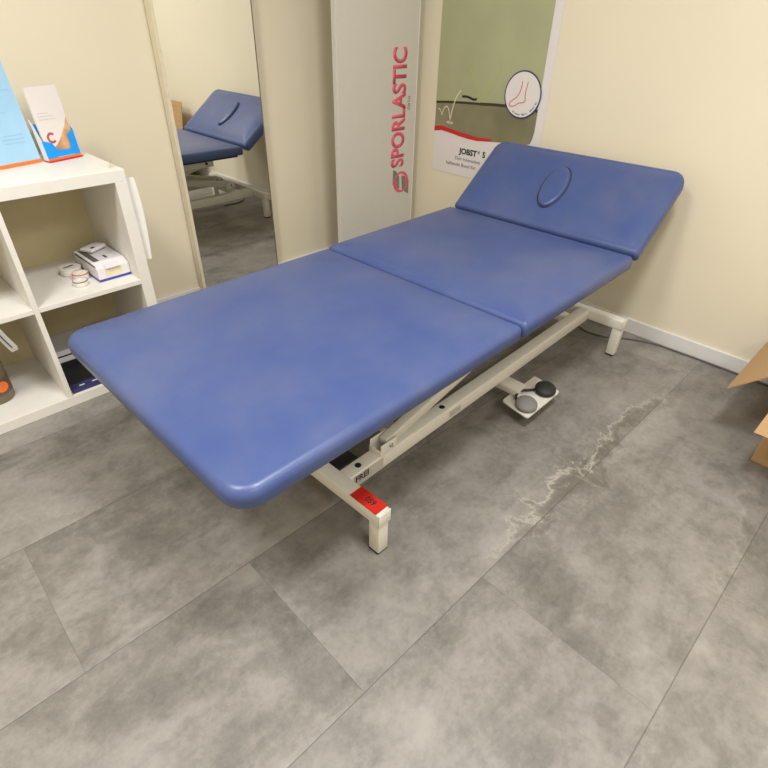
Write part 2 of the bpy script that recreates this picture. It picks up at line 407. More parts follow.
# base frame
CH, CZ, BL, BW = 0.156, 0.043, 1.4315, 0.762
RISE = 0.018      # the rails climb slightly towards the head end
def crossbar(a0, name):
    h = CH + (RISE-0.004 if a0 else 0)
    o = link(name, B(a0, a0+CZ, 0.004, BW-0.004, h-0.042, h, 0.004), STEEL, tab, True)
    for y0, y1 in ((0, 0.0045), (BW-0.0045, BW)):
        link('end_cap', B(a0, a0+CZ, y0, y1, h-0.042, h+0.0003, 0.0015), STEEL, o, True)
    return o
fc = crossbar(0, 'foot_crossbar'); hc = crossbar(BL, 'head_crossbar')
for a0 in (0, BL):
    for b0 in (0.004, BW-0.004-CZ):
        lg = link('leg', B(a0+0.003, a0+CZ-0.004, b0, b0+CZ-0.006, 0.007, CH-0.040+(RISE if a0 else 0), 0.003), STEEL, tab, True)
        link('rubber_foot', B(a0+0.004, a0+CZ-0.004, b0+0.003, b0+CZ-0.005, 0, 0.008, 0.002), BLACK, lg)
RY0, RY1 = 0.151, 0.196
rails = []
for y0, y1 in ((RY0, RY1), (BW-RY1, BW-RY0)):
    bm = beam(bmesh.new(), (CZ-0.002, (y0+y1)/2, CH-0.026), (BL+0.002, (y0+y1)/2, CH-0.026+RISE), y1-y0, 0.050, 0.004)
    rl = link('base_rail', bm, STEEL, tab, True); rails.append(rl)
    for a in (0.092, 0.462):
        h = bmesh.new(); zz = CH-0.001+RISE*(a-CZ)/(BL-CZ); cyl(h, (a, (y0+y1)/2, zz-0.006), (a, (y0+y1)/2, zz+0.0012), 0.0095)
        link('plug_hole', h, BLACK, rl, True)
# crossbar joining plates and small motor housing
link('control_box', B(0.046, 0.118, 0.197, 0.262, CH-0.055, CH-0.002, 0.004), BLACK, tab, True)
# pivot brackets + scissor arms, both sides
ZU = ZT-TH-0.012          # underside of pads -> upper frame top
def railz(a): return CH-0.001+RISE*(a-CZ)/(BL-CZ)
A1, A2 = 0.193, 1.33
for sgn, yb in ((1, RY0), (-1, BW-RY0)):
    yc = yb + sgn*0.023
    yc0 = yc
    for a in (A1, A2):
        yc = yc0 if a == A1 else yc0+sgn*0.11
        z0 = railz(a)-0.002; bm = bmesh.new()
        for dy in (-0.0235, 0.0235-0.004):
            box(bm, a-0.032, a+0.032, yc+dy, yc+dy+0.004, z0, z0+0.040, 0.0015)
        box(bm, a-0.034, a-0.030, yc-0.0235, yc+0.0235, z0, z0+0.020, 0.001)
        br = link('pivot_bracket', bm, STEEL, tab, True)
        bm = bmesh.new(); cyl(bm, (a+0.006, yc-0.026, z0+0.024), (a+0.006, yc+0.026, z0+0.024), 0.007)
        cyl(bm, (a+0.006, yc-0.031*sgn, z0+0.024), (a+0.006, yc-0.022*sgn, z0+0.024), 0.0045, seg=6)
        link('pivot_bolt', bm, CHROME, br, True)
    yc = yc0
    bm = bmesh.new(); beam(bm, (A1, yc, CH+0.022), (1.08, yc, ZU-0.062), 0.030, 0.034)
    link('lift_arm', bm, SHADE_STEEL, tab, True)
    yb2 = yc+sgn*0.11
    bm = bmesh.new(); beam(bm, (A2, yb2, CH+0.038), (0.30, yb2, ZU-0.05), 0.030, 0.038)
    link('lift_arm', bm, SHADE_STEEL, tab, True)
    yu = 0.105 if sgn == 1 else BW-0.085
    up = link('upper_rail', B(0.10, 1.13, yu-0.015, yu+0.015, ZU-0.052, ZU, 0.004), STEEL, tab, True)
    for a_, z_, r_ in ((1.08, ZU-0.030, 0.008), (0.80, ZU-0.024, 0.013)):
        bm = bmesh.new(); cyl(bm, (a_, yu-sgn*0.020, z_), (a_, yu-sgn*0.012, z_), r_); link('frame_bolt', bm, BLACK, up, True)
for a in (0.125, 0.56, 1.105):
    link('upper_crossbar', B(a-0.018, a+0.018, 0.115, BW-0.095, ZU-0.034, ZU-0.001, 0.004), STEEL, tab, True)
bm = bmesh.new(); cyl(bm, (0.62, 0.38, 0.20), (0.98, 0.38, 0.32), 0.03)
mo = link('lift_motor', bm, BLACK, tab, True)
bm = bmesh.new(); cyl(bm, (0.30, 0.38, 0.135), (0.62, 0.38, 0.20), 0.012)
link('piston_rod', bm, CHROME, mo, True)
link('pivot_crossbar', B(A2-0.02, A2+0.02, RY1, BW-RY1, CH+RISE-0.036, CH+RISE-0.004, 0.004), STEEL, tab, True)
link('motor_crossbar', B(0.27, 0.31, RY1, BW-RY1, 0.118, 0.150, 0.004), STEEL, tab, True)
link('motor_crossbar', B(0.97, 1.01, RY1+0.04, BW-RY1-0.04, 0.315, 0.35, 0.004), STEEL, tab, True)
# head section support struts
for b in (0.20, 0.56):
    p1 = hm @ Vector((0.16, 0, -TH-0.018)); bm = bmesh.new()
    tube(bm, [(1.08, b, ZU-0.034), (1.27, b, ZU-0.034), (1.31, b, ZU-0.026), (p1.x, b, p1.z)], 0.009, 10)
    link('head_strut', bm, STEEL, tab, True)
# stickers
st = link('number_sticker', B(-0.0008, CZ+0.0006, 0.012, 0.108, CH, CH+0.0012), RED, fc)
link('sticker_digits', text_bm('059', (0.024-0.009, 0.070, CH+0.0012), (0, -1, 0), (1, 0, 0), width=0.032, height=0.017, bold=0.02, th=0.0004), INK, st)
ys = RY0-0.0010
lb = link('maker_label', B(0.054, 0.1145, ys, ys+0.0012, CH-0.047, CH-0.006), LABELW, rails[0])
link('label_lettering', text_bm('FREI', (0.061, ys, CH-0.030), (1, 0, 0), (0, 0, 1), width=0.050, height=0.020, bold=0.03, th=0.0004), INK, lb)
link('rating_label', B(0.1155, 0.170, ys+0.0002, ys+0.0012, CH-0.043, CH-0.006), LABELS, rails[0])
sl = link('small_label', B(0.475, 0.535, ys+0.0002, ys+0.0012, CH-0.034, CH-0.010), LABELS, rails[0])
# foot control
bm = bmesh.new(); O_ = [(0.735, 0.006), (0.958, 0.006), (0.985, 0.126), (0.758, 0.126)]
pts = []
for k, P in enumerate(O_):
    P = Vector(P); a_ = Vector(O_[k-1]); b_ = Vector(O_[(k+1) % 4]); ra = P+(a_-P).normalized()*0.013; rb = P+(b_-P).normalized()*0.013
    for q in range(5):
        u = q/4; pts.append(tuple((1-u)**2*ra+2*u*(1-u)*P+u*u*rb))
plate(bm, pts, (0, 0, 0.052), (1, 0, 0), (0, 1, 0), 0.005)
pp = link('pedal_plate', bm, STEEL, tab)
link('pedal_arm', B(0.812, 0.874, 0.100, 0.196, 0.0575, 0.083, 0.003), STEEL, tab, True)
for (a, b, m, nm) in ((0.915, 0.045, PEDBLK, 'black rubber foot pedal'), (0.785, 0.045, GREYP, 'grey rubber foot pedal')):
    bm = bmesh.new(); cap = [(0, 0.0), (0.020, 0.0), (0.020, 0.008), (0.034, 0.010), (0.0385, 0.016)]
    cap += [(0.0385*math.cos(q*PI/16), 0.018+0.016*math.sin(q*PI/16)) for q in range(1, 8)] + [(0, 0.034)]
    lathe(bm, cap, 36)
    mt = tr(a, b, 0.0565) @ Matrix.Rotation(0.22, 4, Vector((0.75, 0.66, 0)).normalized().cross(Vector((0, 0, 1))))
    for v in bm.verts: v.co = mt @ v.co
    o = link('foot_pedal', bm, m, tab, True); o['label'] = nm
bm = bmesh.new(); tube(bm, smooth_pts([(0.785, 0.078, 0.066), (0.80, 0.096, 0.068), (0.84, 0.104, 0.068), (0.89, 0.074, 0.066)]), 0.005)
link('pedal_link', bm, BLACK, tab, True)

# power cable on the floor
bm = bmesh.new()
zc = 0.0045
P = [(1.98, 0.98, zc), (2.10, 0.985, zc), (2.185, 0.93, zc), (2.175, 0.86, zc), (2.195, 0.79, zc), (2.245, 0.72, zc), (2.280, 0.655, zc), (2.300, 0.585, zc), (2.308, 0.42, zc), (2.309, 0.2, zc), (2.309, -0.9, zc)]
tube(bm, smooth_pts(P, 8), 0.0038)
tag(link('power_cable', bm, CABLE, None, True), 'thin dark grey cable on the floor along the right baseboard', 'cable')

# ------------------------------------------------------------------ shelf
X1, Y0s = 0.654, 1.8654
SW, SH, SD, t, cw, m_ = 0.762, 0.762, 0.39, 0.038, 0.335, 0.016
shf = thing('shelf_unit', 'white open cube shelf standing in front of the cream wall', 'shelf', (X1-SW/2, Y0s, 0), 0.0087)
hx = SW/2
link('top_board', B(-hx, hx, 0, SD, SH-t, SH, 0.0015), WHITE, shf)
link('bottom_board', B(-hx, hx, 0, SD, 0, t, 0.0015), WHITE, shf)
for x0 in (-hx, hx-t): link('side_panel', B(x0, x0+t, 0, SD, t, SH-t, 0.001), WHITE, shf)
link('back_panel', B(-hx+t, hx-t, SD-0.004, SD-0.0005, t, SH-t), simple('added_wall_cream_panel', rgb(214, 200, 158), 0.6, var=0.02), shf)  # added panel in wall cream, closes the open back and darkens the compartments
link('divider', B(-m_/2, m_/2, 0.001, SD-0.004, t, SH-t, 0.0008), WHITE, shf)
for s0, s1 in ((-hx+t, -m_/2), (m_/2, hx-t)): link('shelf_board', B(s0, s1, 0.001, SD-0.004, t+cw, t+cw+m_, 0.0008), WHITE, shf)
ZM = t+cw+m_   # 0.389
# hanging plastic strip on the outer side of the shelf
bm = bmesh.new()
for k in range(12):
    z = 0.45+0.28*k/12; z2 = 0.45+0.28*(k+1)/12
    x = X1+0.001+0.022+0.010*math.sin(2.6*(z-0.45)/0.28); x2 = X1+0.001+0.022+0.010*math.sin(2.6*(z2-0.45)/0.28)
    a = [bm.verts.new(q) for q in ((X1+0.003, 1.885, z), (x, 1.879, z), (x2, 1.879, z2), (X1+0.003, 1.885, z2))]
    bm.faces.new(a)
bmesh.ops.remove_doubles(bm, verts=bm.verts, dist=1e-5)
bmesh.ops.solidify(bm, geom=bm.faces[:], thickness=0.0015)
tag(link('plastic_strip', bm, CLEARW, None, True), 'milky white plastic strip hanging down the right side of the shelf', 'strip')
# curl of tape on the top corner
bm = bmesh.new()
cc = [(0.000, 0, 0.0), (0.006, 0.003, 0.006), (0.012, 0.004, 0.016), (0.008, 0.006, 0.024), (0.0, 0.010, 0.020), (0.012, 0.004, 0.028)]
pts = smooth_pts([(x+0.622, y+1.905, z+SH+0.001) for x, y, z in cc], 4)
vv = [(bm.verts.new(p), bm.verts.new(p+Vector((0.004, 0.014, 0)))) for p in pts]
for a, b in zip(vv, vv[1:]): bm.faces.new((a[0], b[0], b[1], a[1]))
bmesh.ops.solidify(bm, geom=bm.faces[:], thickness=0.0035)
tag(link('tape_curl', bm, TAPEW, None, True), 'small curled scrap of white tape on the shelf top corner', 'tape')

# brochure display on the shelf top: back panel + pocket with leaflets
D = Vector((0.15, 0.041, 0)).normalized(); Nf = Vector((D.y, -D.x, 0))    # along the display, and towards the viewer
LEAN = math.radians(9)
upv = (Vector((0, 0, 1))*math.cos(LEAN) - Nf*math.sin(LEAN)).normalized()
base = Vector((0.487, 2.128, SH+0.0015))
disp = thing('display_board', 'pale blue brochure display board standing on the shelf top', 'display', base)
O = Vector((0, 0, 0)); W_ = 0.30
bm = bmesh.new(); plate(bm, [(-W_, 0), (0, 0), (0, 0.36), (-W_, 0.36)], O, D, upv, 0.003)
link('panel', bm, PALEB, disp)
bm = bmesh.new(); plate(bm, [(-W_, 0), (0, 0), (0, 0.010), (-W_, 0.010)], O+Nf*0.003, D, upv, 0.001)
link('orange_edge', bm, ORANGE, disp)
FAINT = simple('faint_blue_print', rgb(150, 188, 218), 0.5)
for u, v0, wd in [(-0.095, 0.075, 0.07), (-0.085, 0.086, 0.06), (-0.09, 0.064, 0.065), (-0.12, 0.15, 0.07), (-0.13, 0.165, 0.05), (-0.11, 0.21, 0.10)]:
    bm = bmesh.new(); plate(bm, [(u, v0), (u+wd, v0), (u+wd, v0+0.003), (u, v0+0.003)], O+Nf*0.003, D, upv, 0.0005)
    link('print_line', bm, FAINT, disp)
bm = bmesh.new(); plate(bm, [(0, 0), (0.10, 0), (0.07, 0.22), (0, 0.24)], O-D*0.24-Nf*0.004, -Nf, Vector((0, 0, 1)), 0.003)
link('easel_back', bm, PALEB, disp)
# leaflet holder
b2 = Vector((0.504, 2.100, SH+0.0015))
D2 = Vector((0.118, 0.038, 0)).normalized(); N2 = Vector((D2.y, -D2.x, 0)); L2n = math.radians(8)
up2 = (Vector((0, 0, 1))*math.cos(L2n) - N2*math.sin(L2n)).normalized()
hold = thing('leaflet_holder', 'bright blue cardboard leaflet holder beside the pale blue display board', 'holder', b2)
PWd, PH = 0.118, 0.088
bm = bmesh.new(); plate(bm, [(0, 0), (PWd, 0), (PWd+0.003, PH), (PWd-0.022, PH*0.80), (PWd*0.80, PH*0.42), (PWd*0.74, PH*0.32), (PWd*0.36, PH*0.36), (PWd*0.30, PH*0.52), (PWd*0.27, PH*0.62), (0.0, PH*0.72)], N2*0.0, D2, up2, 0.002)
link('pocket_front', bm, SKYB, hold)
bm = bmesh.new(); plate(bm, [(-0.001, -0.0), (PWd+0.001, 0), (PWd+0.001, 0.009), (-0.001, 0.009)], N2*0.002, D2, up2, 0.002)
link('orange_lip', bm, ORANGE, hold)
bm = bmesh.new(); box(bm, 0, 1, 0, 1, 0, 1); 
for v in bm.verts: v.co = D2*(v.co.x*(PWd+0.004)-0.002)+N2*(0.008-0.034*v.co.y)+Vector((0, 0, 1))*(0.003*v.co.z)
link('red_base', bm, POSTRED, hold)
bm = bmesh.new(); plate(bm, [(0, 0), (0.026, 0), (0.026, 0.125), (0.016, 0.110), (0, PH*0.72)], O, -N2, up2, 0.002)
link('side_wing', bm, CARTW, hold)
bm = bmesh.new(); plate(bm, [(0, 0), (0.026, 0), (0.026, 0.12), (0, PH)], D2*PWd, -N2, up2, 0.002)
link('side_wing', bm, SKYB, hold)
bm = bmesh.new(); plate(bm, [(0, 0), (PWd, 0), (PWd, 0.11), (0, 0.11)], -N2*0.026, D2, up2, 0.002)
link('holder_back', bm, SKYB, hold)
bm = bmesh.new(); plate(bm, [(PWd*0.30, PH*0.12), (PWd*0.82, PH*0.12), (PWd*0.82, PH*0.13), (PWd*0.30, PH*0.13)], N2*0.002, D2, up2, 0.0004)
link('print_line', bm, CARTW, hold)
up3 = (Vector((0, 0, 1))*math.cos(0.14) - N2*math.sin(0.14) + D2*0.02).normalized()
lf = thing('leaflet', 'white leaflet with a printed bare foot, upright in the blue holder', 'leaflet', b2)
upk, up2 = up2, up3
bm = bmesh.new(); plate(bm, [(0.008, 0.004), (PWd-0.003, 0.004), (PWd-0.003, 0.215), (0.008, 0.215)], -N2*0.012, D2, up2, 0.008)
link('paper', bm, PAPER, lf)
# printed foot / ankle picture
bm = bmesh.new()
plate(bm, [(0.040, 0.018), (0.085, 0.014), (0.098, 0.03), (0.104, 0.06), (0.113, 0.085), (0.113, 0.125), (0.098, 0.098), (0.080, 0.076), (0.066, 0.060), (0.050, 0.046), (0.038, 0.040)], -N2*0.0038, D2, up2, 0.0006)
link('foot_print', bm, SKIN, lf)
bm = bmesh.new(); ringp = [(0.040+0.013*math.cos(a*PI/8), 0.068+0.013*math.sin(a*PI/8)) for a in range(2, 15)]
stroke(bm, ringp, 0.007, -N2*0.0038, D2, up2, 0.0006)
up2 = up3
link('red_mark', bm, simple('dull_red_print', rgb(188, 78, 72), 0.5), lf)
PG = simple('pale_grey_print', rgb(196, 192, 190), 0.5)
for k, wd in enumerate((0.06, 0.052, 0.04)):
    bm = bmesh.new(); plate(bm, [(0.018, 0.122+k*0.009), (0.018+wd, 0.122+k*0.009), (0.018+wd, 0.1235+k*0.009), (0.018, 0.1235+k*0.009)], -N2*0.0038, D2, up2, 0.0005)
    link('print_line', bm, PG, lf)

# dressing dispenser carton on the middle shelf
gb = thing('dressing_carton', 'white dispenser carton with a blue bottom band on the middle shelf board', 'carton', (0.502, 1.938, ZM+0.001), 0.04)
GW, GD, GH = 0.112, 0.195, 0.060
# body with a sloped front top edge
bm = bmesh.new()
prof = [(0, 0), (GD, 0), (GD, GH), (0.035, GH), (0.0, GH-0.016)]
A = [bm.verts.new((0, y, z)) for y, z in prof]; Bv = [bm.verts.new((GW, y, z)) for y, z in prof]
bm.faces.new(A); bm.faces.new(Bv[::-1])
for i in range(5): bm.faces.new((A[i], A[(i+1) % 5], Bv[(i+1) % 5], Bv[i]))
body = link('carton_body', bm, CARTW, gb)
link('blue_band', B(-0.0008, GW+0.0008, -0.0012, GD*0.98, 0.0, 0.008), BLUEC, gb)
link('dispensing_window', B(0.026, 0.082, -0.0012, 0.002, 0.014, 0.038), INSIDE, gb)
bm = bmesh.new(); box(bm, 0.028, 0.080, -0.010, 0.034, 0, 0.0012, 0, tr(0, 0.0, GH-0.013) @ Matrix.Rotation(math.radians(14), 4, 'X'))
link('lid_tab', bm, CARTW, gb)
link('dark_print', B(0.010, 0.030, 0.040, GD-0.01, GH, GH+0.0006), INKG, gb)
link('side_print', B(-0.0006, 0, 0.008, GD-0.01, GH-0.010, GH-0.003), INKG, gb)
link('navy_print', B(0.058, 0.066, 0.055, 0.085, GH, GH+0.0007), NAVY, gb)
# crumpled pack lying on top of the carton
pk = bmesh.new(); box(pk, 0, 0.075, 0, 0.055, 0, 0.012, 0.004)
for v in pk.verts: v.co.z += 0.003*math.sin(v.co.x*90)*math.cos(v.co.y*70)+ (0.004 if v.co.z > 0.006 else 0.003)
o = tag(link('bandage_pack', pk, CARTW, None, True), 'small white pack lying on top of the white dispenser carton', 'pack')
o.location = (0.535, 2.055, ZM+0.001+GH+0.0008); o.rotation_euler = (0, 0, 0.5)
pe = link('print_mark', B(0.012, 0.026, 0.006, 0.016, 0.0165, 0.0185), INK, o)

# round dressings next to the carton
def roll(name, label, x, y, z, r, h, tilt, rim, group=None):
    t_ = thing(name, label, 'roll', (x, y, z), 0.3)
    mt = Matrix.Rotation(tilt, 4, 'X')
    bm = bmesh.new(); lathe(bm, [(0, 0), (r*0.94, 0), (r, h*0.15), (r, h*0.85), (r*0.94, h), (r*0.45, h), (r*0.42, h*0.9), (0, h*0.9)], 28)
    for v in bm.verts: v.co = mt @ v.co
    link('tape_body', bm, TAPEW, t_, True)
    bm = bmesh.new(); tube(bm, [mt @ Vector((r*1.0*math.cos(a*PI/14), r*1.0*math.sin(a*PI/14), h*0.92)) for a in range(29)], 0.0016, 6)
    link('rim', bm, rim, t_, True)
    return t_
r1 = roll('tape_tin', 'largest flat white round tin left of the dispenser carton', 0.456, 2.085, ZM+0.001, 0.035, 0.026, 0, TAPEW)
link('dark_print', B(-0.020, 0.018, 0.004, 0.010, 0.0262, 0.0268), INK, r1)
roll('tape_roll', 'white tape roll with a red rim against the dispenser carton', 0.466, 2.014, ZM+0.001, 0.026, 0.024, 0.0, TAPER)
roll('tape_roll', 'small white tape roll without red, nearest the shelf front edge', 0.446, 1.961, ZM+0.001, 0.023, 0.018, 0.0, INKG)

# lower right compartment: open dark carton and a white slotted box
oc = thing('open_carton', 'open dark carton with a navy front lip in the lower shelf compartment', 'carton', (0.288, 1.880, t+0.001))
ow, od, oh = 0.30, 0.19, 0.030
link('carton_bottom', B(0, ow, 0, od, 0, 0.002), BLACK, oc)
fl = link('front_lip', B(0, ow, -0.001, 0.002, 0, oh*0.55), NAVY, oc)
for x0 in (0, ow-0.002): link('side_lip', B(x0, x0+0.002, 0.002, od, 0.002, oh*0.55), NAVY, oc)
link('back_lip', B(0.002, ow-0.002, od-0.002, od, 0.002, oh), BLACK, oc)
link('contents', B(0.004, ow-0.004, 0.045, od-0.004, 0.002, 0.010, 0.001), BLACK, oc)
link('front_flap', B(0.002, ow-0.002, 0.002, 0.044, 0.010, 0.0115), NAVY, oc)
for x0 in (0.03, 0.075, 0.12, 0.19): link('print_mark', B(x0, x0+0.018, 0.018, 0.024, 0.0115, 0.0121), CARTW, oc)
wb = thing('slotted_box', 'white box with a dark slot behind the open dark carton', 'box', (0.29, 2.085, t+0.001))
link('box_body', B(0, 0.30, 0, 0.14, 0, 0.062, 0.002), CARTW, wb)
link('slot', B(0.02, 0.28, -0.0008, 0.001, 0.044, 0.050), INK, wb)
link('lid', B(-0.002, 0.302, -0.002, 0.142, 0.062, 0.070, 0.001), CARTW, wb)

# pump bottle in the lower left compartment
pb = thing('pump_bottle', 'smoky bottle with an orange label and white pump in the lower left compartment', 'bottle', (0.085, 2.035, t+0.001))
bm = bmesh.new(); lathe(bm, [(0, 0), (0.050, 0), (0.054, 0.005), (0.054, 0.145), (0.048, 0.165), (0.022, 0.182), (0.016, 0.186), (0.016, 0.198), (0, 0.198)], 36)
link('bottle_body', bm, BOTTLE, pb, True)
bm = bmesh.new(); lathe(bm, [(0.0545, 0.030), (0.0548, 0.031), (0.0548, 0.090), (0.0545, 0.091)], 48)
lab = link('bottle_label', bm, simple('brown_label', rgb(108, 84, 62), 0.5), pb, True)
bm = bmesh.new(); lathe(bm, [(0, 0.0), (0.020, 0.0), (0.020, 0.0012), (0, 0.0012)], 24)
mt = Matrix.Rotation(math.radians(25), 4, 'Z') @ tr(0, -0.0540, 0.062) @ Matrix.Rotation(PI/2, 4, 'X')
for v in bm.verts: v.co = mt @ v.co
link('orange_emblem', bm, ORANGE, pb)
bm = bmesh.new(); lathe(bm, [(0.0, 0.198), (0.019, 0.198), (0.019, 0.222), (0.008, 0.226), (0.008, 0.245), (0.017, 0.248), (0.017, 0.262), (0.010, 0.268), (0, 0.268)], 28)
pmp = link('pump_head', bm, CLEARW, pb, True)
bm = bmesh.new(); tube(bm, smooth_pts([(0.0, 0, 0.258), (-0.03, -0.01, 0.260), (-0.055, -0.02, 0.250), (-0.062, -0.022, 0.235)], 5), 0.006, 12)
link('spout', bm, CLEARW, pmp, True)

# white strap hanging over the middle board edge
bm = bmesh.new(); wv_ = Vector((0.024, 0.0, 0.004))
P = smooth_pts([(0.100, 1.905, ZM+0.004), (0.118, 1.872, ZM+0.005), (0.130, 1.860, ZM-0.006), (0.141, 1.855, 0.345), (0.153, 1.852, 0.310), (0.164, 1.850, 0.280)], 5)
L_ = [bm.verts.new(p) for p in P]; R_ = [bm.verts.new(p+wv_*(1 if i < len(P)-2 else 0.8)) for i, p in enumerate(P)]
for a in range(len(P)-1): bm.faces.new((L_[a], R_[a], R_[a+1], L_[a+1]))
bmesh.ops.solidify(bm, geom=bm.faces[:], thickness=0.005)
stp = tag(link('hanging_strap', bm, CLEARW, None, True), 'white strap hanging down over the middle shelf board at the left', 'strap')
bm = bmesh.new(); cP = [p+wv_*0.45+Vector((0, -0.0065, 0)) for p in P[14:23]]
tube(bm, cP, 0.0018, 6); link('dark_stripe', bm, NAVY, stp)

# ------------------------------------------------------------------ mirror
MX0, MX1, MY = 1.045, 1.483, 2.322
mr = thing('wall_mirror', 'tall narrow frameless-looking mirror with pale edge on the back wall', 'mirror', ((MX0+MX1)/2, YA-0.003, 0), 0.014)
mr['label'] = 'tall narrow mirror with a pale left edge on the cream back wall'
hw = (MX1-MX0)/2
link('back_panel', B(-hw, hw, -0.036, -0.002, 0.02, 1.72), FRAME, mr)
link('mirror_glass', B(-hw+0.012, hw-0.002, -0.042, -0.036, 0.032, 1.70), MIRR, mr)
link('edge_strip', B(-hw-0.002, -hw+0.012, -0.044, -0.002, 0.02, 1.72, 0.001), FRAME, mr)
link('edge_strip', B(hw-0.003, hw+0.001, -0.044, -0.002, 0.02, 1.72, 0.001), simple('dark_edge', rgb(110, 98, 78), 0.5), mr)

# ------------------------------------------------------------------ display stand
SY = 2.09
sx0, sx1 = 1.742, 2.268
sd = thing('display_stand', 'tall light grey display board with pink vertical lettering in the room corner', 'display board', ((sx0+sx1)/2, SY, 0))
def sX(x): return x-(sx0+sx1)/2
link('board', B(sX(sx0), sX(sx1), 0, 0.03, 0.0, 1.95, 0.002), BANNER, sd)
link('board_edge', B(sX(sx1)-0.004, sX(sx1)+0.002, -0.001, 0.031, 0.0, 1.95, 0.0008), TRIM, sd)
XX, ZZ = Vector((1, 0, 0)), Vector((0, 0, 1))
# lettering runs upwards; cap tops point to -x
link('brand_lettering', text_bm('SPORLASTIC', (sX(2.185), -0.0006, 0.517), ZZ, -XX, width=0.545, height=0.088, bold=0.035, th=-0.0006), PINK, sd)
link('small_lettering', text_bm('ORTH', (sX(2.224), -0.0006, 0.788), ZZ, -XX, width=0.062, height=0.018, bold=0.0, th=-0.0006), INKG, sd)
lcx, lcz = sX(2.174), 0.437
bm = bmesh.new(); o_ = (lcx, -0.0003, lcz)
plate(bm, [(-0.062, 0.070), (-0.040, 0.062), (-0.014, 0.030), (-0.010, -0.034), (-0.036, -0.030), (-0.062, -0.006)][::-1], o_, XX, ZZ, 0.0006)
plate(bm, [(0.062, -0.072), (0.040, -0.062), (0.010, -0.040), (0.004, 0.030), (0.034, 0.026), (0.062, 0.0)][::-1], o_, XX, ZZ, 0.0006)
link('logo_wedges', bm, LOGOG, sd)
bm = bmesh.new(); stroke(bm, [(0.052*math.cos(a*PI/20), 0.050*math.sin(a*PI/20)) for a in range(41)], 0.011, (lcx, -0.0010, lcz), XX, ZZ, 0.0006)
stroke(bm, [(-0.040, 0.012), (-0.030, -0.034), (0.0, -0.048)], 0.009, (lcx, -0.0011, lcz), XX, ZZ, 0.0004)
stroke(bm, [(0.040, -0.012), (0.030, 0.034), (0.0, 0.048)], 0.009, (lcx, -0.0011, lcz), XX, ZZ, 0.0004)
link('logo_ring', bm, PINK, sd)

# ------------------------------------------------------------------ poster on the right wall
PX = XB-0.001
po = thing('wall_poster', 'large white and olive poster with a red wave taped to the right wall', 'poster', (PX, 1.68, 0.5))
YY = Vector((0, -1, 0))                       # reading direction
def pz(y, z): return (1.68-y, z-0.5)
def pplate(name, pts, mat, lay, th=0.0008):
    bm = bmesh.new(); plate(bm, [pz(*q) for q in pts], (-0.0012*lay, 0, 0), YY, ZZ, 0.0); bm.free()
    bm = bmesh.new(); q2 = [pz(*q) for q in pts]
    area_ = sum(a[0]*b[1]-b[0]*a[1] for a, b in zip(q2, q2[1:]+q2[:1]))
    if area_ < 0: q2 = q2[::-1]
    plate(bm, q2, (-0.0012*lay, 0, 0), YY, ZZ, th); return link(name, bm, mat, po)
pplate('poster_sheet', [(2.002, 0.500), (1.362, 0.492), (1.362, 1.28), (2.002, 1.28)], PAPER, 0, 0.0012)
wave = [(2.001, 0.693), (1.975, 0.700), (1.948, 0.702), (1.90, 0.697), (1.842, 0.689), (1.78, 0.683), (1.72, 0.681), (1.66, 0.684), (1.60, 0.690)]
pplate('picture', wave + [(1.44, 0.700), (1.418, 0.708), (1.410, 0.726), (1.404, 0.76), (1.405, 1.28), (2.001, 1.28)], OLIVE, 1)
horizon = [(2.001, 0.826), (1.92, 0.833), (1.82, 0.839), (1.726, 0.846), (1.64, 0.849), (1.56, 0.851), (1.404, 0.846)]
pplate('picture_upper', horizon + [(1.404, 1.28), (2.001, 1.28)], PALEG, 2, 0.0006)
pplate('red_wave', [(2.001, 0.712), (1.975, 0.718), (1.948, 0.720), (1.90, 0.714), (1.842, 0.706), (1.78, 0.700), (1.72, 0.696), (1.66, 0.698), (1.628, 0.700), (1.64, 0.688), (1.72, 0.679), (1.78, 0.681), (1.842, 0.687), (1.90, 0.695), (1.948, 0.700), (1.975, 0.698), (2.001, 0.691)], POSTRED, 2)
bm = bmesh.new()
stroke(bm, [pz(2.000, 0.826), pz(1.92, 0.833), pz(1.82, 0.839), pz(1.726, 0.843)], 0.010, (-0.0032, 0, 0), YY, ZZ, 0.0005)
stroke(bm, [pz(1.726, 0.843), pz(1.64, 0.848), pz(1.56, 0.850), pz(1.47, 0.848), pz(1.405, 0.846)], 0.012, (-0.0032, 0, 0), YY, ZZ, 0.0005)
link('dark_contour', bm, simple('dark_brown_print', rgb(58, 50, 36), 0.4), po)
bm = bmesh.new()
def pstroke(b, pts, wd, lay=3.4):
    sp_ = [(v.x, v.y) for v in smooth_pts([(*pz(*q), 0) for q in pts], 5)]
    stroke(b, sp_, wd, (-0.0012*lay, 0, 0), YY, ZZ, 0.0005)
pstroke(bm, [(1.985, 0.797), (1.972, 0.795), (1.962, 0.782), (1.955, 0.768)], 0.0035)
pstroke(bm, [(1.955, 0.768), (1.950, 0.790), (1.938, 0.808), (1.926, 0.812), (1.914, 0.800), (1.905, 0.775), (1.899, 0.750)], 0.0045)
pstroke(bm, [(1.899, 0.750), (1.893, 0.790), (1.880, 0.835), (1.868, 0.862), (1.845, 0.890)], 0.0055)
for a in range(0, 180, 30):
    r_ = math.radians(a); dx, dz = 0.022*math.cos(r_), 0.008*math.sin(r_)
    pstroke(bm, [(1.899-dx, 0.741-dz), (1.899, 0.741), (1.899+dx, 0.741+dz)], 0.0025, 3.8)
link('white_bounce_line', bm, simple('cream_print', rgb(226, 220, 190), 0.4), po)
bm = bmesh.new(); pstroke(bm, [(1.835, 0.865), (1.80, 0.866), (1.765, 0.858), (1.745, 0.862)], 0.010); link('dark_stroke', bm, INK, po)
bm = bmesh.new(); pstroke(bm, [(1.727, 0.848), (1.735, 0.875), (1.76, 0.92), (1.80, 0.99)], 0.004)
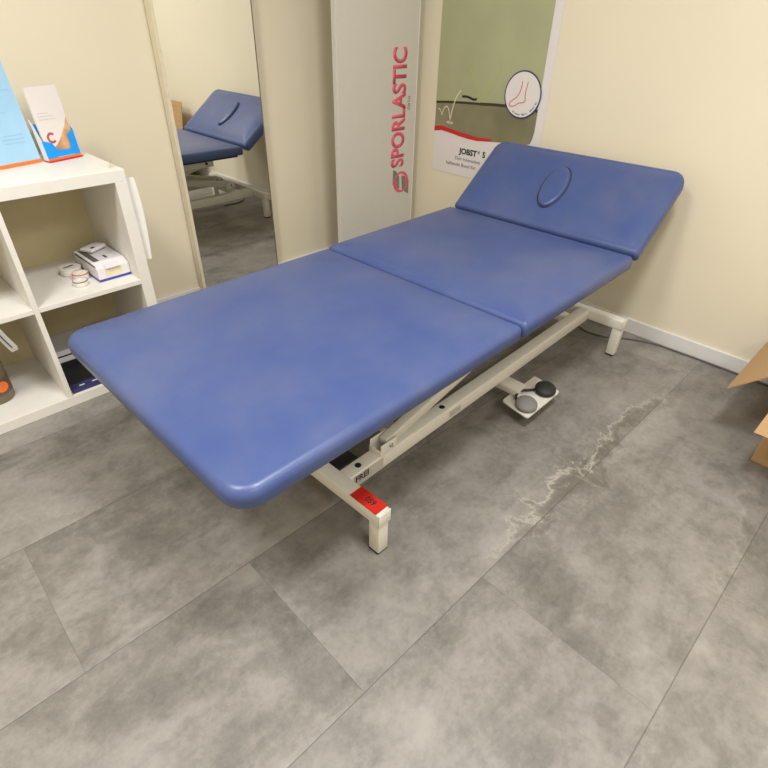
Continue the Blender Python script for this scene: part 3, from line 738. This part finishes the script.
pstroke(bm, [(1.727, 0.848), (1.70, 0.88), (1.66, 0.93), (1.62, 1.02)], 0.004); link('leaf_lines', bm, simple('yellow_green_print', rgb(186, 184, 110), 0.4), po)
# lettering
def ptext(name, s_, y, z, width, height, bold, mat=INK):
    return link(name, text_bm(s_, (-0.0014, y-1.68, z-0.5), YY, ZZ, width=width, height=height, bold=bold, th=0.0006), mat, po)
ptext('headline', 'JOBST', 1.826, 0.606, 0.115, 0.026, 0.035)
ptext('headline', 'S', 1.676, 0.6085, 0.017, 0.026, 0.035)
ptext('headline', '\u00ae', 1.706, 0.6200, 0.013, 0.013, 0.0)
ptext('small_print', 'Der innovative', 1.846, 0.573, 0.160, 0.017, 0.0, INKG)
ptext('small_print', 'haftende Bund f\u00fcr', 1.905, 0.543, 0.195, 0.017, 0.0, INKG)
# round emblem
cy0, cz0, cr = 1.493, 0.902, 0.096
def circ(r, n=48, a0=0, a1=360): return [(cy0-r*math.cos(math.radians(a0+(a1-a0)*k/n)), cz0+r*math.sin(math.radians(a0+(a1-a0)*k/n))) for k in range(n+ (0 if a1-a0 == 360 else 1))]
em = pplate('round_emblem', circ(cr), NAVY, 4)
e2 = pplate('emblem_face', circ(cr-0.006), PAPER, 4.8)
bm = bmesh.new()
pstroke(bm, [(1.500, 0.955), (1.506, 0.915), (1.522, 0.890), (1.542, 0.876), (1.555, 0.862), (1.549, 0.852), (1.528, 0.855), (1.505, 0.868), (1.484, 0.872), (1.474, 0.880), (1.478, 0.905), (1.472, 0.955)], 0.0032, 5.6)
link('foot_outline', bm, POSTRED, po)
def arc_text(s_, r, a_start, a_end, h):
    bm = bmesh.new(); n = len(s_)
    for k, ch in enumerate(s_):
        if ch == ' ': continue
        a = math.radians(a_start+(a_end-a_start)*(k+0.5)/n)
        # position in reading frame: u = r cos a, v = r sin a (a measured from +u)
        u, v = r*math.cos(a), r*math.sin(a)
        tx = Vector((0, -(-math.sin(a)), math.cos(a))); ty = Vector((0, -(-math.cos(a)), -math.sin(a)))
        org = Vector((-0.0012*5.6, cy0-u-1.68, cz0+v-0.5)) - tx*(h*0.3) - ty*h*0.0
        text_bm(ch, org, tx, ty, width=None, height=h, bold=0.02, th=0.0005, bm=bm)
    return bm
link('emblem_lettering', arc_text('bietet Halt, ohne zu', 0.083, 240, 345, 0.0085), NAVY, po)

# ------------------------------------------------------------------ cardboard box
cb = thing('cardboard_box', 'open brown cardboard box with spread flaps beside the right wall', 'box', (1.777, 0.068, 0), 0.01)
CX, CY, CHt, ct = 0.44, 0.52, 0.36, 0.004
link('box_bottom', B(0, CX, -CY, 0, 0.001, 0.001+ct), CARD, cb)
link('box_wall', B(0, ct, -CY, 0, 0.002, CHt), CARD, cb)
link('box_wall', B(CX-ct, CX, -CY, 0, 0.002, CHt), CARD, cb)
link('box_wall', B(ct, CX-ct, -ct, 0, 0.002, CHt), CARD, cb)
link('box_wall', B(ct, CX-ct, -CY, -CY+ct, 0.002, CHt), CARD, cb)
def flap(P4, th=0.004):
    bm = bmesh.new(); p = [Vector(q) for q in P4]; n = (p[1]-p[0]).cross(p[3]-p[0]).normalized()
    lo = [bm.verts.new(q) for q in p]; hi = [bm.verts.new(q+n*th) for q in p]
    bm.faces.new(lo); bm.faces.new(hi[::-1])
    for i in range(4): bm.faces.new((lo[i], lo[(i+1) % 4], hi[(i+1) % 4], hi[i]))
    return link('flap', bm, CARD, cb)
flap([(0, 0, CHt), (0, -CY, CHt), (-0.150, -CY, 0.205), (-0.138, 0.022, 0.188)])                 # towards the camera, drooping
flap([(0, 0.001, CHt), (CX, 0.001, CHt), (CX+0.02, 0.145, 0.20), (0.034, 0.150, 0.197)])        # towards the table
flap([(CX-0.002, -0.0, CHt), (CX-0.002, -CY, CHt), (CX+0.03, -CY, CHt+0.22), (CX+0.03, 0, CHt+0.22)])  # leaning on the wall
flap([(0, -CY-0.001, CHt), (CX, -CY-0.001, CHt), (CX, -CY-0.15, 0.23), (0, -CY-0.15, 0.23)])
